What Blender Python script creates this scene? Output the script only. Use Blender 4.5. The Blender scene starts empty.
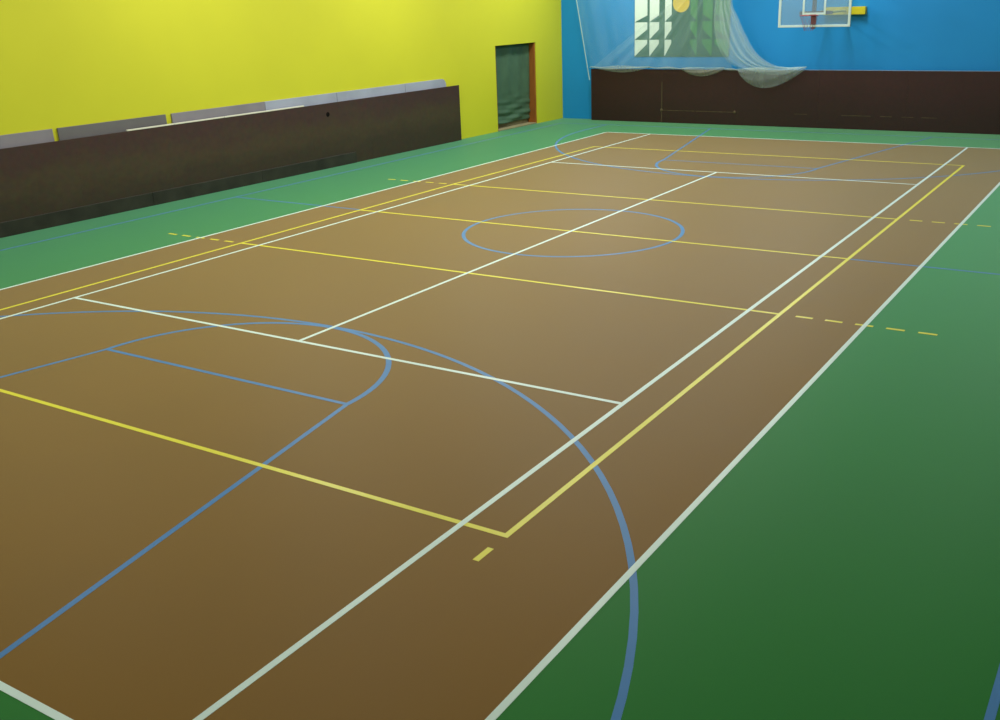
import bpy, bmesh, math, random
from mathutils import Matrix, Vector
random.seed(7)
scene = bpy.context.scene
C = scene.collection

# ---------------------------------------------------------------- camera
cam_d = bpy.data.cameras.new('camera')
cam = bpy.data.objects.new('camera', cam_d); C.objects.link(cam)
RIGHT = Vector((0.84710464, 0.5305201, -0.03101854))
DOWN = Vector((0.14595335, -0.2883801, -0.94632687))
FWD = Vector((-0.51099055, 0.79711062, -0.32171931))
m = Matrix((( RIGHT.x, -DOWN.x, -FWD.x, 8.1048),
            ( RIGHT.y, -DOWN.y, -FWD.y, -14.4008),
            ( RIGHT.z, -DOWN.z, -FWD.z, 3.6119),
            (0, 0, 0, 1)))
cam.matrix_world = m
cam_d.sensor_width = 36.0
cam_d.lens = 1018.446 / 1000 * 36.0
cam_d.shift_x = -17.462 / 1000
cam_d.shift_y = -12.489 / 1000
cam_d.clip_start = 0.05
scene.camera = cam

# ---------------------------------------------------------------- world, lamps, exposure
w = bpy.data.worlds.new('world'); scene.world = w; w.use_nodes = True
w.node_tree.nodes['Background'].inputs[0].default_value = (0.8, 0.9, 1.0, 1)
w.node_tree.nodes['Background'].inputs[1].default_value = 0.05
vs = scene.view_settings
vs.view_transform = 'Standard'; vs.look = 'None'; vs.gamma = 1.0; vs.use_curve_mapping = False
vs.exposure = 0.0
CEIL = 6.8
def lamp(x, y, z, sx, sy, watt, col=(0.99, 1.0, 0.95)):
    d = bpy.data.lights.new('ceiling_lamp', 'AREA'); d.shape = 'RECTANGLE'
    d.size = sx; d.size_y = sy; d.energy = watt; d.color = col
    o = bpy.data.objects.new('ceiling_lamp', d); C.objects.link(o); o.location = (x, y, z)
    return o
for xx, watt in ((-5.8, 270), (0.0, 225), (5.8, 85)):
    for yy in (-12.0, -6.0, 0.0, 6.0, 12.0):
        lamp(xx, yy, CEIL - 0.25, 1.0, 2.6, watt * (0.4 if yy < -10 else 0.65 if yy < -4 else 1.0))

# ---------------------------------------------------------------- materials
def srgb(r, g, b):
    f = lambda c: (c / 255 / 12.92) if c / 255 <= 0.04045 else ((c / 255 + 0.055) / 1.055) ** 2.4
    return (f(r), f(g), f(b), 1)
def mat(name, col, rough=0.5, spec=0.5, var=0.0, scale=4.0, bump=0.0, bscale=60.0, metal=0.0, col2=None, stretch=(1, 1, 1), detail=4.0, rvar=0.0):
    M = bpy.data.materials.new(name); M.use_nodes = True
    nt = M.node_tree; N = nt.nodes; B = N['Principled BSDF']
    B.inputs['Base Color'].default_value = col
    B.inputs['Roughness'].default_value = rough
    B.inputs['Specular IOR Level'].default_value = spec
    B.inputs['Metallic'].default_value = metal
    tc = N.new('ShaderNodeTexCoord')
    mp = N.new('ShaderNodeMapping'); mp.inputs['Scale'].default_value = stretch
    nt.links.new(tc.outputs['Object'], mp.inputs[0])
    if var > 0 or col2:
        no = N.new('ShaderNodeTexNoise'); no.inputs['Scale'].default_value = scale; no.inputs['Detail'].default_value = detail
        nt.links.new(mp.outputs[0], no.inputs['Vector'])
        r = N.new('ShaderNodeValToRGB')
        r.color_ramp.elements[0].position = 0.3; r.color_ramp.elements[1].position = 0.7
        if col2:
            r.color_ramp.elements[0].color = col; r.color_ramp.elements[1].color = col2
        else:
            r.color_ramp.elements[0].color = tuple(c * (1 - var) for c in col[:3]) + (1,)
            r.color_ramp.elements[1].color = tuple(min(1, c * (1 + var)) for c in col[:3]) + (1,)
        nt.links.new(no.outputs['Fac'], r.inputs[0]); nt.links.new(r.outputs[0], B.inputs['Base Color'])
        if rvar > 0:
            mr = N.new('ShaderNodeMapRange'); mr.inputs[3].default_value = rough - rvar; mr.inputs[4].default_value = rough + rvar
            nt.links.new(no.outputs['Fac'], mr.inputs[0]); nt.links.new(mr.outputs[0], B.inputs['Roughness'])
    if bump > 0:
        n2 = N.new('ShaderNodeTexNoise'); n2.inputs['Scale'].default_value = bscale; n2.inputs['Detail'].default_value = 3
        nt.links.new(tc.outputs['Object'], n2.inputs['Vector'])
        bp = N.new('ShaderNodeBump'); bp.inputs['Strength'].default_value = bump; bp.inputs['Distance'].default_value = 0.02
        nt.links.new(n2.outputs['Fac'], bp.inputs['Height']); nt.links.new(bp.outputs[0], B.inputs['Normal'])
    return M

M_green = mat('green_floor', srgb(8, 108, 16), 0.5, 0.1, var=0.03, scale=0.6, rvar=0.03)
M_brown = mat('brown_floor', srgb(122, 86, 10), 0.5, 0.1, var=0.03, scale=0.7, rvar=0.03)
M_white = mat('white_line_paint', srgb(206, 228, 224), 0.35, 0.25, var=0.03, scale=3)
M_yellow = mat('yellow_line_paint', srgb(220, 214, 66), 0.35, 0.25, var=0.04, scale=3)
M_blue = mat('blue_line_paint', srgb(48, 116, 180), 0.4, 0.2, var=0.05, scale=3)
M_ywall = mat('yellow_wall_paint', srgb(198, 198, 44), 0.55, 0.3, var=0.03, scale=0.5, bump=0.08, bscale=4)
M_bwall = mat('blue_wall_paint', srgb(24, 136, 206), 0.5, 0.3, var=0.04, scale=0.7, bump=0.08, bscale=4)
for M_, wt, tint in ((M_green, 0.95, (0.5, 1.0, 0.85, 1)), (M_brown, 0.56, (0.82, 1.0, 0.98, 1)), (M_white, 0.1, (1, 1, 1, 1)), (M_yellow, 0.1, (1, 1, 1, 1)), (M_blue, 0.4, (0.9, 1.0, 1.0, 1))):   # tinted sheen puts the pale haze of the distant floor into these colours
    B_ = M_.node_tree.nodes['Principled BSDF']
    B_.inputs['Sheen Weight'].default_value = wt; B_.inputs['Sheen Roughness'].default_value = 0.36
    B_.inputs['Sheen Tint'].default_value = tint
M_pwall = mat('pale_wall_paint', srgb(200, 200, 190), 0.6, 0.3)
M_ceil = mat('ceiling_paint', srgb(225, 225, 220), 0.8, 0.2)

# ---------------------------------------------------------------- mesh helpers
def bm_obj(name, bm, material, parent=None, smooth=False):
    me = bpy.data.meshes.new(name); bm.normal_update(); bm.to_mesh(me); bm.free()
    if material is not None:
        for x in (material if isinstance(material, (list, tuple)) else [material]): me.materials.append(x)
    if smooth:
        for pl in me.polygons: pl.use_smooth = True
    o = bpy.data.objects.new(name, me); C.objects.link(o)
    if parent is not None: o.parent = parent
    return o
def empty(name, loc=(0, 0, 0)):
    o = bpy.data.objects.new(name, None); C.objects.link(o); o.location = loc; o.empty_display_size = 0.1
    return o
def tag(o, label=None, cat=None, group=None, kind=None):
    if label: o['label'] = label
    if cat: o['category'] = cat
    if group: o['group'] = group
    if kind: o['kind'] = kind
    return o
def hexa(bm, P):
    """P: 8 points, bottom 4 ccw then top 4"""
    v = [bm.verts.new(p) for p in P]
    for f in ((3, 2, 1, 0), (4, 5, 6, 7), (0, 1, 5, 4), (1, 2, 6, 5), (2, 3, 7, 6), (3, 0, 4, 7)):
        bm.faces.new([v[i] for i in f])
    return v
def box(bm, x0, x1, y0, y1, z0, z1, f=None):
    P = [(x0, y0, z0), (x1, y0, z0), (x1, y1, z0), (x0, y1, z0), (x0, y0, z1), (x1, y0, z1), (x1, y1, z1), (x0, y1, z1)]
    if f: P = [f(*p) for p in P]
    return hexa(bm, P)
def bevel(bm, w=0.01, seg=2):
    bmesh.ops.bevel(bm, geom=list(bm.edges), offset=w, segments=seg, affect='EDGES', profile=0.5)
def tube(bm, pts, r, n=8, cap=True, closed=False):
    pts = [Vector(p) for p in pts]; rings = []
    k = len(pts)
    for i, p in enumerate(pts):
        a = pts[(i - 1) % k] if (closed or i > 0) else pts[i]
        b = pts[(i + 1) % k] if (closed or i < k - 1) else pts[i]
        t = (b - a).normalized()
        up = Vector((0, 0, 1)) if abs(t.z) < 0.95 else Vector((1, 0, 0))
        u = t.cross(up).normalized(); vv = u.cross(t).normalized()
        rings.append([bm.verts.new(p + (u * math.cos(2 * math.pi * j / n) + vv * math.sin(2 * math.pi * j / n)) * r) for j in range(n)])
    for i in range(k if closed else k - 1):
        A, Bq = rings[i], rings[(i + 1) % k]
        for j in range(n):
            bm.faces.new((A[j], A[(j + 1) % n], Bq[(j + 1) % n], Bq[j]))
    if cap and not closed:
        bm.faces.new(rings[0][::-1]); bm.faces.new(rings[-1])

# left wall runs very slightly out of square with the court
KX, X0 = 0.0238, -9.0
def L(o, s, z):
    """o = distance from the left wall into the hall, s = position along it"""
    return (X0 + KX * (s + 5) + o, s - KX * o, z)
YF = 14.72      # far wall
XR, YB = 9.3, -16.0

# ---------------------------------------------------------------- room shell
bm = bmesh.new(); box(bm, -9.6, XR + 0.3, YB - 0.3, YF + 0.3, -0.2, 0.0)
floor = tag(bm_obj('floor', bm, M_green), 'green sports floor around the brown court', kind='structure')

D0, D1, DH = 11.02, 13.18, 2.42   # doorway
bm = bmesh.new()
box(bm, -0.32, 0, YB, D0, 0, CEIL, L); box(bm, -0.32, 0, D0, D1, DH, CEIL, L); box(bm, -0.32, 0, D1, YF + 0.3, 0, CEIL, L)
tag(bm_obj('wall_left', bm, M_ywall), 'bright yellow painted side wall', kind='structure')
bm = bmesh.new(); box(bm, L(0, YF, 0)[0], XR, YF, YF + 0.3, 0, CEIL)
tag(bm_obj('wall_far', bm, M_bwall), 'blue painted end wall', kind='structure')
bm = bmesh.new(); box(bm, XR, XR + 0.3, YB - 0.3, YF + 0.3, 0, CEIL)
tag(bm_obj('wall_right', bm, M_pwall), kind='structure')
bm = bmesh.new(); box(bm, -9.6, XR, YB - 0.3, YB, 0, CEIL)
tag(bm_obj('wall_back', bm, M_pwall), kind='structure')
bm = bmesh.new(); box(bm, -9.8, XR + 0.3, YB - 0.3, YF + 0.3, CEIL, CEIL + 0.2)
tag(bm_obj('ceiling', bm, M_ceil), kind='structure')

# ---------------------------------------------------------------- court surface and painted lines (parts of the floor)
bm = bmesh.new(); box(bm, -5.485, 5.485, -11.885, 11.885, 0.0, 0.0006)
tag(bm_obj('court_surface', bm, M_brown, floor), 'brown rectangular court surface')
LW = 0.05
nlift = [0]
def strip(name, pts, material, z, w=LW, label=None, closed=False):
    nlift[0] += 1; z += 0.000008 * nlift[0]      # coats of paint lie one over another
    bm = bmesh.new(); k = len(pts); P = [Vector((p[0], p[1])) for p in pts]
    lo, hi = [], []
    for i in range(k):
        a = P[(i - 1) % k] if (closed or i > 0) else P[i]
        b = P[(i + 1) % k] if (closed or i < k - 1) else P[i]
        t = (b - a).normalized(); n = Vector((-t.y, t.x)) * w / 2
        lo.append([bm.verts.new((*(P[i] + n * s), 0.0003)) for s in (1, -1)])
        hi.append([bm.verts.new((*(P[i] + n * s), z)) for s in (1, -1)])
    for i in range(k if closed else k - 1):
        j = (i + 1) % k
        bm.faces.new((hi[i][0], hi[i][1], hi[j][1], hi[j][0]))
        bm.faces.new((lo[i][0], hi[i][0], hi[j][0], lo[j][0]))
        bm.faces.new((hi[i][1], lo[i][1], lo[j][1], hi[j][1]))
    if not closed:
        for i in (0, k - 1): bm.faces.new((lo[i][0], lo[i][1], hi[i][1], hi[i][0]))
    bmesh.ops.recalc_face_normals(bm, faces=list(bm.faces))
    return tag(bm_obj(name, bm, material, floor), label)
ZB, ZY, ZW = 0.0012, 0.0018, 0.0024
h = LW / 2
# white tennis lines
tw = lambda a, b, n='tennis_line': strip(n, (a, b), M_white, ZW, label='white tennis court line')
tw((-5.485, -11.885 - h), (-5.485, 11.885 + h)); tw((5.505, -11.885 - h), (5.485, 11.885 + h))
tw((-4.115, -11.885), (-4.115, 11.885)); tw((4.135, -11.885), (4.115, 11.885))
tw((-4.115, -6.40), (4.115, -6.40)); tw((-4.115, 6.40), (4.115, 6.40)); tw((0, -6.40), (0, 6.40))
tw((-5.485, -11.885), (5.485, -11.885)); tw((-5.485, 11.885), (5.485, 11.885))
# yellow volleyball lines
vy = lambda a, b, n='volleyball_line': strip(n, (a, b), M_yellow, ZY, label='yellow volleyball court line')
strip('volleyball_line', [(-4.5, -9 - h), (-4.53, 3), (-4.41, 9.1 + h)], M_yellow, ZY, label='yellow volleyball court line'); vy((4.515, -9.03 - h), (4.5, 9.08 + h))
for y in (-3, 0, 3): vy((-4.5, y), (4.5, y))
vy((-4.5, -9.01), (4.515, -9.03))
vy((-4.41, 9.1), (4.5, 9.08))
for y in (-3, 3):
    for k in range(5):
        a = 4.70 + 0.344 * k
        for s in (-1, 1): vy((s * a, y), (s * (a + 0.2), y), 'volleyball_dash')
for s in (-1, 1): vy((s * 4.515, -9.23), (s * 4.515, -9.42), 'volleyball_dash')
# blue basketball lines
bb = lambda pts, n='basketball_line', **k: strip(n, pts, M_blue, ZB, label='blue basketball court line', **k)
arc = lambda cx, cy, r, a0, a1, n: [(cx + r * math.cos(math.radians(a0 + (a1 - a0) * i / n)), cy + r * math.sin(math.radians(a0 + (a1 - a0) * i / n))) for i in range(n + 1)]
bb(arc(0, 0.04, 1.8, 0, 360, 72)[:-1], 'basketball_circle', closed=True, w=0.06)
for s in (-1, 1):
    cy, ft, end = s * 12.12, s * 7.63, s * 13.5
    a = [(6.32, end)] + arc(0, cy, 6.32, 0, -s * 180, 72) + [(-6.32, end)]
    bb(a, 'three_point_line', w=0.052 if s < 0 else 0.06)
    bb(arc(0, ft, 1.8, 0, -s * 180, 48), 'free_throw_arc', w=0.06)
    bb([(-1.8, ft), (1.8, ft)])
    for q in (-1, 1): bb([(q * 1.8, ft), (q * 3.0, end)])
    bb([(-7.88, end), (7.76, end)])
for x in (-7.88, 7.76): bb([(x, -13.5), (x, 13.5)])
bb([(-7.88, 0.04), (-4.5, 0.02)]); bb([(4.5, -0.01), (7.76, -0.03)])

# ---------------------------------------------------------------- doorway: brown frame, hanging green sheet
M_frame = mat('brown_wood_frame', srgb(150, 88, 34), 0.5, 0.4, var=0.12, scale=3, stretch=(6, 6, 1))
M_tarp = mat('green_sheet', srgb(70, 98, 76), 0.55, 0.3, var=0.12, scale=2.5)
M_sill = mat('worn_sill', srgb(146, 138, 104), 0.7, 0.2, var=0.12, scale=8)
door = tag(empty('door_1', L(0, (D0 + D1) / 2, 0)), 'open doorway with brown frame in the yellow wall', kind='structure')
def child_world(o, parent):
    o.parent = parent; o.matrix_parent_inverse = Matrix.Translation(parent.location).inverted(); return o
for nm, args in (('door_jamb', (-0.31, -0.02, D1 - 0.05, D1 - 0.002, 0.0, DH - 0.003)), ('door_jamb', (-0.31, -0.02, D0 + 0.002, D0 + 0.05, 0.0, DH - 0.003))):
    bm = bmesh.new(); box(bm, *args, L); bevel(bm, 0.006, 1); child_world(bm_obj(nm, bm, M_frame), door)
bm = bmesh.new(); box(bm, -0.31, -0.01, D0 + 0.05, D1 - 0.05, 0.0, 0.035, L); bevel(bm, 0.006, 1)
child_world(bm_obj('door_sill', bm, M_sill), door)
# sheet with sagging wrinkles near the bottom
bm = bmesh.new(); box(bm, -0.5, -0.34, D0 - 0.1, D1 + 0.1, 0.0, DH + 0.1, L); child_world(bm_obj('door_lining', bm, M_sill), door)
bm = bmesh.new(); NS, NZ = 40, 70; g = []
for j in range(NZ + 1):
    z0_ = 0.16; z = z0_ + (DH - 0.02 - z0_) * j / NZ; row = []
    for i in range(NS + 1):
        u = i / NS; s = D0 + 0.052 + (D1 - D0 - 0.104) * u
        low = max(0.0, 1 - z / 1.15) ** 1.3
        o = -0.22 + 0.012 * math.sin(u * 11 + z * 1.2) + 0.01 * math.sin(u * 23 - z)
        o += low * (0.035 * math.sin(z * 21 + 3.0 * math.sin(u * 2.6 + 0.6) + 1.2 * math.sin(u * 6)) + 0.018 * math.sin(z * 41 + u * 5))
        row.append(bm.verts.new(L(o, s, z)))
    g.append(row)
for j in range(NZ):
    for i in range(NS): bm.faces.new((g[j][i], g[j][i + 1], g[j + 1][i + 1], g[j + 1][i]))
sh = bm_obj('hanging_sheet', bm, M_tarp, smooth=True)
sh.modifiers.new('thick', 'SOLIDIFY').thickness = 0.006
tag(sh, 'dark green sheet hanging wrinkled in the open doorway', 'sheet')

# ---------------------------------------------------------------- brown barrier along the yellow wall
def board_material(name, top, mid, low, zt, seed):
    M = bpy.data.materials.new(name); M.use_nodes = True; nt = M.node_tree; N = nt.nodes; B = N['Principled BSDF']
    tc = N.new('ShaderNodeTexCoord')
    mp = N.new('ShaderNodeMapping'); mp.inputs['Location'].default_value = (seed, seed * 1.7, 0); mp.inputs['Scale'].default_value = (0.8, 0.8, 2.2)
    nt.links.new(tc.outputs['Object'], mp.inputs[0])
    no = N.new('ShaderNodeTexNoise'); no.inputs['Scale'].default_value = 1.3; no.inputs['Detail'].default_value = 6; no.inputs['Roughness'].default_value = 0.6
    nt.links.new(mp.outputs[0], no.inputs['Vector'])
    sx = N.new('ShaderNodeSeparateXYZ'); nt.links.new(tc.outputs['Object'], sx.inputs[0])
    # scuffed zone: ball and foot marks at mid height with an irregular edge
    a = N.new('ShaderNodeMath'); a.operation = 'MULTIPLY_ADD'; a.inputs[1].default_value = 1.1; nt.links.new(no.outputs['Fac'], a.inputs[0])
    nt.links.new(sx.outputs['Z'], a.inputs[2])
    r = N.new('ShaderNodeValToRGB'); e = r.color_ramp.elements
    e[0].position = 0.5; e[0].color = low; e[1].position = 0.98; e[1].color = top
    k = e.new(0.72); k.color = mid
    s = N.new('ShaderNodeMath'); s.operation = 'DIVIDE'; s.inputs[1].default_value = zt; nt.links.new(a.outputs[0], s.inputs[0])
    nt.links.new(s.outputs[0], r.inputs[0])
    n2 = N.new('ShaderNodeTexNoise'); n2.inputs['Scale'].default_value = 9; n2.inputs['Detail'].default_value = 4
    nt.links.new(tc.outputs['Object'], n2.inputs['Vector'])
    mx = N.new('ShaderNodeMix'); mx.data_type = 'RGBA'; mx.blend_type = 'OVERLAY'; mx.inputs[0].default_value = 0.35
    nt.links.new(r.outputs[0], mx.inputs[6]); nt.links.new(n2.outputs['Color'], mx.inputs[7])
    nt.links.new(mx.outputs[2], B.inputs['Base Color'])
    B.inputs['Roughness'].default_value = 0.42; B.inputs['Specular IOR Level'].default_value = 0.4
    return M
M_board = board_material('brown_scuffed_board', srgb(64, 45, 42), srgb(68, 56, 41), srgb(58, 46, 36), 1.9, 3.0)
M_kick = mat('dark_kick_strip', srgb(46, 46, 38), 0.55, 0.3, var=0.3, scale=3)
M_glint = mat('pale_edge_glint', srgb(215, 212, 198), 0.3, 0.5)  # pale colour stands in for lamplight on the barrier's top edge
M_black = mat('black_hole', srgb(12, 10, 10), 0.8, 0.1)
BH = 1.49
def LB(o, s, z):
    """o measured from the front face of the barrier"""
    x = -8.82 + 0.0195 * (s + 4.5); return (x + o, s - 0.0195 * o, z)
bar = empty('barrier_board', LB(0, 1, 0))
tag(bar, 'long scuffed brown barrier board standing along the yellow wall', 'barrier')
edges = [-9.0, -6.95, -4.85, -2.8, -0.75, 1.3, 3.3, 5.35, 7.3, 9.06]
for i in range(len(edges) - 1):
    bm = bmesh.new(); box(bm, -0.03, 0.0, edges[i] + 0.0002, edges[i + 1] - 0.0002, 0.004, BH, LB); bevel(bm, 0.0004, 1)
    child_world(bm_obj('board_panel', bm, M_board), bar)
for a, b in ((-9.0, -4.603), (-4.6, -1.303), (-1.3, 1.597), (1.6, 4.7)):
    bm = bmesh.new(); v = box(bm, 0.0, 0.022, a, b, 0.002, 0.26, LB); bevel(bm, 0.004, 1)
    child_world(bm_obj('kick_strip', bm, M_kick), bar)
for a, b in ((-1.65, -0.55), (-0.54, 0.75), (0.76, 3.1)):  # lamp glint along the top edge, painted as pale strips
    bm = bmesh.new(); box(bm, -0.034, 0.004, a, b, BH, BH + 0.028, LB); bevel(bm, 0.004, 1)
    child_world(bm_obj('glint_strip', bm, M_glint), bar)
bm = bmesh.new()
bmesh.ops.create_cone(bm, cap_ends=True, segments=12, radius1=0.06, radius2=0.05, depth=0.014)
bmesh.ops.rotate(bm, verts=bm.verts, matrix=Matrix.Rotation(math.pi / 2, 3, 'Y')); bmesh.ops.translate(bm, verts=bm.verts, vec=LB(0.002, 3.85, 1.24))
child_world(bm_obj('drilled_hole', bm, M_black), bar)
# grey panels stored upright between the barrier and the wall
M_grey = mat('grey_panel', srgb(128, 124, 132), 0.4, 0.5, var=0.1, scale=1.4)
M_greyl = mat('light_grey_panel', srgb(152, 158, 176), 0.35, 0.5, var=0.1, scale=1.4)
M_greyd = mat('dark_grey_panel', srgb(98, 96, 98), 0.45, 0.5, var=0.12, scale=1.4)
panels = [(-5.65, -3.10, M_grey, 'mid grey panel behind the barrier, farthest of its row from the doorway'),
          (-3.00, -0.62, M_greyd, 'dark grey panel behind the barrier, with a gap at either end'),
          (-0.48, 2.02, M_grey, 'grey panel behind the barrier, rising over the white glint painted on its top edge'),
          (2.03, 4.30, M_greyl, 'pale bluish panel behind the barrier, above the drilled hole'),
          (4.31, 6.85, M_greyl, 'pale bluish panel behind the barrier, next to the end panel with rounded corner'),
          (6.86, 8.58, M_greyl, 'shorter pale grey panel with a rounded corner at the barrier end near the doorway')]
for i, (a, b, mt, lb) in enumerate(panels):
    t = 0.03
    prof = [(a, 0.0), (b, 0.0), (b, 1.70), (a, 1.70)]
    if i == len(panels) - 1:
        prof = [(a, 0.0), (b, 0.0), (b, 1.50)] + [(b - 0.17 + 0.17 * math.cos(math.radians(q)), 1.53 + 0.17 * math.sin(math.radians(q))) for q in (0, 22, 45, 68, 90)] + [(a, 1.70)]
    bm = bmesh.new()
    def pt(s, z, o):
        # leans back on the wall: foot a little forward of the head
        wallgap = LB(-0.03, s, 0)[0] - L(0, s, 0)[0]
        foot = min(0.055, wallgap - t - 0.012)
        return L(0.006 + foot * (1 - z / 1.7) + o, s, z)
    f0 = [bm.verts.new(pt(s, z, t)) for s, z in prof]; f1 = [bm.verts.new(pt(s, z, 0)) for s, z in prof]
    bm.faces.new(f0); bm.faces.new(f1[::-1])
    for k in range(len(prof)):
        bm.faces.new((f0[k], f1[k], f1[(k + 1) % len(prof)], f0[(k + 1) % len(prof)]))
    bmesh.ops.recalc_face_normals(bm, faces=list(bm.faces)); bevel(bm, 0.004, 1)
    tag(bm_obj('stored_panel', bm, mt), lb, 'panel', 'panels stored behind the barrier')

# ---------------------------------------------------------------- brown barrier along the blue wall
M_fboard = board_material('dark_brown_board', srgb(52, 28, 29), srgb(49, 27, 28), srgb(46, 26, 26), 1.9, 11.0)
M_scuff = mat('pale_scuff', srgb(82, 70, 50), 0.6, 0.3, var=0.3, scale=6)
FB = 14.47; FH = 1.56
fb = tag(empty('barrier_board', (-1, FB, 0)), 'dark brown barrier board standing along the blue wall', 'barrier')
fe = [-7.36, -4.96, -2.6, -0.25, 2.1, 4.4, 6.7, 9.2]
for i in range(len(fe) - 1):
    bm = bmesh.new(); box(bm, fe[i] + 0.0004, fe[i + 1] - 0.0004, FB, FB + 0.035, 0.004, FH); bevel(bm, 0.001, 1)
    child_world(bm_obj('board_panel', bm, M_fboard), fb)
    bm = bmesh.new(); box(bm, fe[i] + 0.01, fe[i] + 0.07, FB + 0.036, YF - 0.004, 0.004, FH - 0.02)
    child_world(bm_obj('wall_bracket', bm, M_fboard), fb)
bm = bmesh.new(); box(bm, -7.36, -7.325, FB + 0.036, YF - 0.004, 0.004, FH - 0.004)
child_world(bm_obj('end_panel', bm, M_fboard), fb)
M_cap = mat('pale_cap', srgb(120, 140, 175), 0.4, 0.4)
bm = bmesh.new(); box(bm, -1.0, 9.2, FB - 0.004, FB + 0.04, FH, FH + 0.014); child_world(bm_obj('cap_strip', bm, M_cap), fb)
# worn strip and fixings low on the boards
for a, b in ((-4.93, -3.9), (-3.86, -2.63), (-0.9, -0.55), (0.4, 1.2), (1.45, 1.75), (2.0, 2.3), (2.5, 2.9)):
    bm = bmesh.new(); box(bm, a, b, FB - 0.004, FB, 0.36, 0.375); child_world(bm_obj('worn_strip', bm, M_scuff), fb)
for x in (-4.97, -2.66):
    bm = bmesh.new(); bmesh.ops.create_cone(bm, cap_ends=True, segments=10, radius1=0.045, radius2=0.03, depth=0.02)
    bmesh.ops.rotate(bm, verts=bm.verts, matrix=Matrix.Rotation(math.pi / 2, 3, 'X')); bmesh.ops.translate(bm, verts=bm.verts, vec=(x, FB - 0.01, 0.37))
    child_world(bm_obj('bolt_plate', bm, M_scuff), fb)
bm = bmesh.new(); box(bm, -4.972, -4.948, FB - 0.004, FB, 0.02, 1.2); child_world(bm_obj('joint_strip', bm, mat('joint', srgb(74, 62, 40), 0.6)), fb)

# ---------------------------------------------------------------- mural on the blue wall
M_mur = mat('mural_ground', srgb(54, 100, 86), 0.6, 0.2, var=0.06, scale=1.5)
M_mw = mat('mural_white', srgb(226, 240, 232), 0.6, 0.2, var=0.02, scale=2)
M_mg = mat('mural_green', srgb(74, 140, 88), 0.6, 0.2, var=0.12, scale=2)
M_my = mat('mural_ball', srgb(224, 190, 48), 0.6, 0.2, var=0.1, scale=4)
mx0 = lambda px: -5.975 + (px - 635) * (2.98 / 93)
mz = lambda py: 1.905 + (57 - py) * 0.0287
MT = 4.5
mural = tag(empty('mural_panel', (mx0(681.5), YF, 1.905)), 'painted mural panel with white and green toothed columns and a yellow ball', 'mural')
bm = bmesh.new(); box(bm, mx0(634.5), mx0(728.5), YF - 0.014, YF - 0.002, 1.905, MT); child_world(bm_obj('mural_ground', bm, M_mur), mural)
def flat(name, P, material, y0=YF - 0.018, y1=YF - 0.0145):
    bm = bmesh.new(); a = [bm.verts.new((x, y0, z)) for x, z in P]; b = [bm.verts.new((x, y1, z)) for x, z in P]
    bm.faces.new(a); bm.faces.new(b[::-1]); k = len(P)
    for i in range(k): bm.faces.new((a[i], b[i], b[(i + 1) % k], a[(i + 1) % k]))
    bmesh.ops.recalc_face_normals(bm, faces=list(bm.faces))
    return child_world(bm_obj(name, bm, material), mural)
rows = [(None, 15.6, 22.0), (22.4, 29.6, 39.6), (40.0, 44.0, 56.6)]   # top, short side bottom, long side bottom
for a, b in ((634.8, 647.6), (650.0, 659.6), (665.4, 672.0)):
    for t, sh_, lo in rows:
        zt = MT - 0.1 if t is None else mz(t)
        flat('white_column', [(mx0(a), mz(lo)), (mx0(b), mz(sh_)), (mx0(b), zt), (mx0(a), zt)], M_mw)
for a, b in ((690.6, 697.2), (702.5, 711.8), (714.5, 727.8)):
    for t, sh_, lo in rows:
        zt = MT - 0.1 if t is None else mz(t)
        flat('green_column', [(mx0(a), mz(sh_)), (mx0(b), mz(lo)), (mx0(b), zt), (mx0(a), zt)], M_mg)
flat('yellow_ball', [(mx0(681.3) + 0.26 * math.cos(q * math.pi / 16), mz(4.3) + 0.26 * math.sin(q * math.pi / 16)) for q in range(32)], M_my, YF - 0.02, YF - 0.0145)

# ---------------------------------------------------------------- white net hung over the blue wall barrier
def net_mat(name, col, fac):
    M = bpy.data.materials.new(name); M.use_nodes = True; nt = M.node_tree; N = nt.nodes
    for n in list(N): N.remove(n)
    out = N.new('ShaderNodeOutputMaterial'); mx = N.new('ShaderNodeMixShader'); tr = N.new('ShaderNodeBsdfTransparent')
    df = N.new('ShaderNodeBsdfDiffuse'); tl = N.new('ShaderNodeBsdfTranslucent'); m2 = N.new('ShaderNodeMixShader')
    df.inputs[0].default_value = col; tl.inputs[0].default_value = col; m2.inputs[0].default_value = 0.35
    tc = N.new('ShaderNodeTexCoord'); no = N.new('ShaderNodeTexNoise'); no.inputs['Scale'].default_value = 3; no.inputs['Detail'].default_value = 5
    mp = N.new('ShaderNodeMapping'); mp.inputs['Scale'].default_value = (1, 1, 0.25)
    nt.links.new(tc.outputs['Object'], mp.inputs[0]); nt.links.new(mp.outputs[0], no.inputs['Vector'])
    mr = N.new('ShaderNodeMapRange'); mr.inputs[1].default_value = 0.3; mr.inputs[2].default_value = 0.7
    mr.inputs[3].default_value = fac * 0.85; mr.inputs[4].default_value = fac * 1.15
    nt.links.new(no.outputs['Fac'], mr.inputs[0]); nt.links.new(mr.outputs[0], mx.inputs[0])
    nt.links.new(df.outputs[0], m2.inputs[1]); nt.links.new(tl.outputs[0], m2.inputs[2])
    nt.links.new(tr.outputs[0], mx.inputs[1]); nt.links.new(m2.outputs[0], mx.inputs[2]); nt.links.new(mx.outputs[0], out.inputs[0])
    return M
M_net = net_mat('thin_net', srgb(195, 222, 226), 0.135)
M_netf = net_mat('gathered_net', srgb(210, 232, 230), 0.27)
M_hem = net_mat('bunched_net', srgb(190, 196, 182), 0.42)
M_rope = mat('pale_rope', srgb(150, 182, 188), 0.8, 0.1)
net = tag(empty('safety_net', (-4.5, 14.4, 1.5)), 'thin white safety net draped over the barrier in front of the mural', 'net')
TOPZ = 5.6
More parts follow.
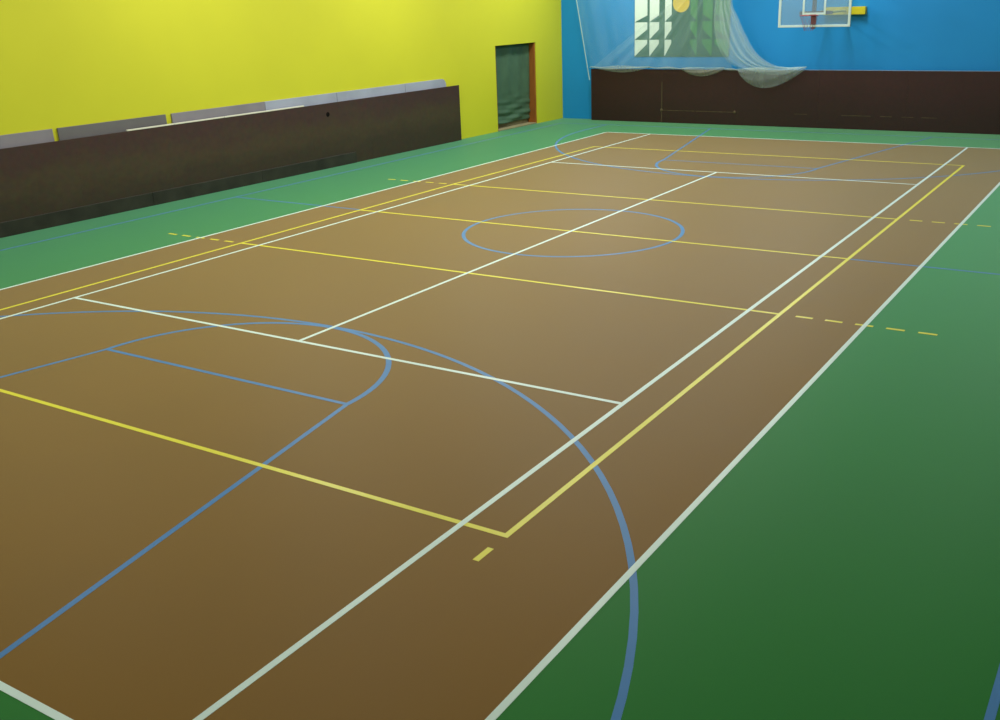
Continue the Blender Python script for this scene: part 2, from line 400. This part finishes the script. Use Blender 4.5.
def sheet(name, Lf, Rf, nv, nu, wob, material, y):
    """Lf, Rf: functions v(0..1) -> (x, z) of the left and right edge"""
    bm = bmesh.new(); g = []
    for j in range(nv + 1):
        v = j / nv; (xa, za), (xb, zb) = Lf(v), Rf(v); row = []
        for i in range(nu + 1):
            u = i / nu
            row.append(bm.verts.new((xa + (xb - xa) * u, y + wob(u, v), za + (zb - za) * u)))
        g.append(row)
    for j in range(nv):
        for i in range(nu): bm.faces.new((g[j][i], g[j][i + 1], g[j + 1][i + 1], g[j + 1][i]))
    return child_world(bm_obj(name, bm, material, smooth=True), net)
def poly(pts):
    def f(v):
        t = v * (len(pts) - 1); i = min(int(t), len(pts) - 2); q = t - i
        p0 = pts[max(i - 1, 0)]; p1 = pts[i]; p2 = pts[i + 1]; p3 = pts[min(i + 2, len(pts) - 1)]
        h_ = lambda a, b, c, d: 0.5 * (2 * b + (c - a) * q + (2 * a - 5 * b + 4 * c - d) * q * q + (3 * b - a - 3 * c + d) * q ** 3)
        return tuple(h_(p0[k], p1[k], p2[k], p3[k]) for k in range(2))
    return f
YN = 14.37
fold = lambda u, v: 0.03 * math.sin(u * 37 + v * 2) + 0.02 * math.sin(u * 61 - v * 3)
# main veil
sheet('net_veil', poly([(-8.15, TOPZ), (-7.97, 4.6), (-7.79, 3.59), (-7.57, 2.4), (-7.34, 1.60)]),
      poly([(-2.75, TOPZ), (-2.85, 4.6), (-2.80, 3.46), (-2.72, 2.4), (-2.75, 1.60)]), 24, 110, fold, M_net, YN)
# second layer that falls from the slanting fold
sheet('net_veil', poly([(-3.4, TOPZ), (-4.1, 3.9), (-5.1, 3.12), (-6.05, 2.45), (-7.05, 1.74), (-7.28, 1.60)]),
      poly([(-2.9, TOPZ), (-2.9, 4.4), (-2.85, 3.4), (-2.8, 2.6), (-2.78, 1.9), (-2.78, 1.60)]), 24, 80, fold, M_net, YN - 0.05)
# gathered swag on its open side: overlapping strands of netting that sweep out to the right
base = [(-2.78, TOPZ), (-2.79, 4.5), (-2.77, 3.46), (-2.58, 3.02), (-2.33, 2.53), (-1.96, 2.0), (-1.38, 1.68), (-0.58, 1.63)]
inner = [(-3.05, TOPZ), (-3.12, 4.5), (-3.16, 3.47), (-3.14, 3.0), (-3.05, 2.5), (-2.80, 2.0), (-2.45, 1.72), (-2.0, 1.58)]
mixp = lambda t: [(p[0] + (q[0] - p[0]) * t, p[1] + (q[1] - p[1]) * t) for p, q in zip(inner, base)]
for k, (ta, tb) in enumerate(((0.0, 1.0), (0.15, 0.5), (0.4, 0.85), (0.72, 1.0), (-0.25, 0.3))):
    sheet('net_swag', poly(mixp(ta)), poly(mixp(tb)), 36, 16, lambda u, v, k=k: 0.03 * math.sin(u * 11 + k * 2) + 0.012 * math.sin(u * 29 + v * 4), M_netf, YN - 0.08 - 0.025 * k)
# bunched lower edge lying along the barrier top with sagging loops
def loop(x0, x1, z0, z1, sag, skew, material, y):
    bm = bmesh.new(); g = []; n = 26; mrow = 8
    for j in range(mrow + 1):
        v = j / mrow; row = []
        for i in range(n + 1):
            u = i / n; q = u ** skew
            zb = z0 + (z1 - z0) * u - sag * math.sin(math.pi * q) ** 0.9 if 0 < u < 1 else z0 + (z1 - z0) * u
            zt = z0 + (z1 - z0) * u + 0.035 + 0.02 * math.sin(x0 * 3 + u * 9)
            row.append(bm.verts.new((x0 + (x1 - x0) * u, y - 0.05 * math.sin(math.pi * v) + 0.012 * math.sin(9 * u + 12 * v), zt + (zb - zt) * v)))
        g.append(row)
    for j in range(mrow):
        for i in range(n): bm.faces.new((g[j][i], g[j][i + 1], g[j + 1][i + 1], g[j + 1][i]))
    return child_world(bm_obj('net_hem', bm, material, smooth=True), net)
loop(-7.3, -5.3, 1.61, 1.63, 0.15, 1.15, M_hem, YN - 0.02)
loop(-5.35, -4.2, 1.61, 1.58, 0.02, 1.0, M_hem, YN - 0.02)
loop(-4.3, -2.95, 1.58, 1.58, 0.20, 0.9, M_hem, YN - 0.02)
loop(-3.0, -2.45, 1.57, 1.55, 0.02, 1.0, M_hem, YN - 0.02)
loop(-2.5, -0.55, 1.57, 1.62, 0.50, 0.78, net_mat('hanging_loop_net', srgb(190, 208, 204), 0.36), YN - 0.2)
loop(-2.35, -0.60, 1.60, 1.63, 0.16, 1.2, M_netf, YN - 0.3)
bm = bmesh.new(); tube(bm, [(-8.15, YN, TOPZ), (-7.79, YN, 3.59), (-7.36, YN, 1.23)], 0.017, 6); child_world(bm_obj('edge_rope', bm, M_rope), net)
rp = []
for i in range(60):
    x = -7.34 + 6.76 * i / 59
    rp.append((x, YN - 0.03, 1.605 + 0.014 * math.sin(x * 3.1) + 0.01 * math.sin(x * 7.7) + (0.05 * max(0, x + 2.2) / 1.6)))
bm = bmesh.new(); tube(bm, rp, 0.01, 5)
child_world(bm_obj('edge_rope', bm, M_rope), net)

# ---------------------------------------------------------------- basketball backboard
M_glass = bpy.data.materials.new('backboard_glass'); M_glass.use_nodes = True
nt = M_glass.node_tree; N = nt.nodes
for n in list(N): N.remove(n)
out = N.new('ShaderNodeOutputMaterial'); mx = N.new('ShaderNodeMixShader'); tr = N.new('ShaderNodeBsdfTransparent'); pb = N.new('ShaderNodeBsdfPrincipled')
pb.inputs['Base Color'].default_value = srgb(150, 185, 205); pb.inputs['Roughness'].default_value = 0.25; mx.inputs[0].default_value = 0.3
nt.links.new(tr.outputs[0], mx.inputs[1]); nt.links.new(pb.outputs[0], mx.inputs[2]); nt.links.new(mx.outputs[0], out.inputs[0])
M_fr = mat('white_board_frame', srgb(200, 222, 220), 0.4, 0.4)
M_rim = mat('red_rim', srgb(150, 62, 66), 0.4, 0.5)
M_brk = mat('brown_bracket', srgb(112, 74, 72), 0.5, 0.4)
M_arm = mat('yellow_steel', srgb(196, 186, 24), 0.4, 0.5, var=0.05, scale=3)
BY, bx0, bx1, bz0, bz1 = 12.6, -0.87, 0.97, 2.765, 3.815
hoop = tag(empty('basketball_hoop', (0.05, YF, 3.0)), 'glass basketball backboard with white frame on yellow wall bracket', 'basketball hoop')
def hp(name, material, *boxes, bev=0.004):
    bm = bmesh.new()
    for b in boxes: box(bm, *b)
    if bev: bevel(bm, bev, 1)
    return child_world(bm_obj(name, bm, material), hoop)
hp('glass_board', M_glass, (bx0, bx1, BY, BY + 0.012, bz0, bz1), bev=0)
fw = 0.06
hp('board_frame', M_fr, (bx0, bx1, BY - 0.012, BY + 0.03, bz0 - 0.01, bz0 + fw - 0.015), bev=0.004)
hp('board_frame', M_fr, (bx0, bx1, BY - 0.012, BY + 0.03, bz1 - fw, bz1))
hp('board_frame', M_fr, (bx0, bx0 + fw, BY - 0.0125, BY + 0.0305, bz0, bz1))
hp('board_frame', M_fr, (bx1 - fw, bx1, BY - 0.0125, BY + 0.0305, bz0, bz1))
ix0, ix1, iz0, iz1 = -0.25, 0.34, 3.055, 3.505
for q in ((ix0, ix1, iz0, iz0 + 0.05), (ix0, ix1, iz1 - 0.05, iz1), (ix0, ix0 + 0.05, iz0 + 0.05, iz1 - 0.05), (ix1 - 0.05, ix1, iz0 + 0.05, iz1 - 0.05)):
    hp('target_square', M_fr, (q[0], q[1], BY - 0.004, BY - 0.0005, q[2], q[3]), bev=0)
RX, RYc, RZ = 0.05, BY - 0.40, 3.05
bm = bmesh.new(); tube(bm, [(RX + 0.225 * math.cos(2 * math.pi * i / 32), RYc + 0.225 * math.sin(2 * math.pi * i / 32), RZ) for i in range(32)], 0.011, 8, closed=True)
rim = child_world(bm_obj('rim', bm, M_rim, smooth=True), hoop)
hp('rim_bracket', M_brk, (RX - 0.06, RX + 0.06, BY - 0.2, BY - 0.013, RZ - 0.02, RZ + 0.015), (RX - 0.07, RX + 0.07, BY - 0.03, BY - 0.013, RZ - 0.22, RZ - 0.021))
bm = bmesh.new()
for i in range(12):
    a = 2 * math.pi * i / 12
    for tw_ in (1, -1):
        pts = []
        for j in range(7):
            v = j / 6; r_ = 0.225 - 0.115 * v ** 0.7; b_ = a + tw_ * v * math.pi / 4
            pts.append((RX + r_ * math.cos(b_), RYc + r_ * math.sin(b_), RZ - 0.01 - 0.36 * v))
        tube(bm, pts, 0.0022, 4, cap=False)
child_world(bm_obj('hoop_net', bm, mat('worn_red_cord', srgb(120, 70, 90), 0.8)), hoop)
hp('wall_beam', M_arm, (-0.28, 0.82, YF - 0.16, YF, 3.0, 3.2))
hp('wall_beam', M_arm, (-0.28, 0.82, YF - 0.16, YF, 4.1, 4.3))
for x0, x1 in ((0.3, 0.3), (-0.15, -0.2)):
    for z in (3.1, 4.2):
        bm = bmesh.new(); tube(bm, [(x0, YF - 0.15, z), (x1, BY + 0.06, min(z, 3.7))], 0.028, 8); child_world(bm_obj('support_arm', bm, M_arm, smooth=False), hoop)
hp('back_post', M_brk, (-0.02, 0.08, BY + 0.031, BY + 0.09, bz0 - 0.05, bz1 - 0.02))
hp('back_rail', M_brk, (-0.36, 0.48, BY + 0.091, BY + 0.14, 3.64, 3.72))
hp('back_rail', M_brk, (-0.36, 0.48, BY + 0.091, BY + 0.14, 3.06, 3.14))
tag(hoop)
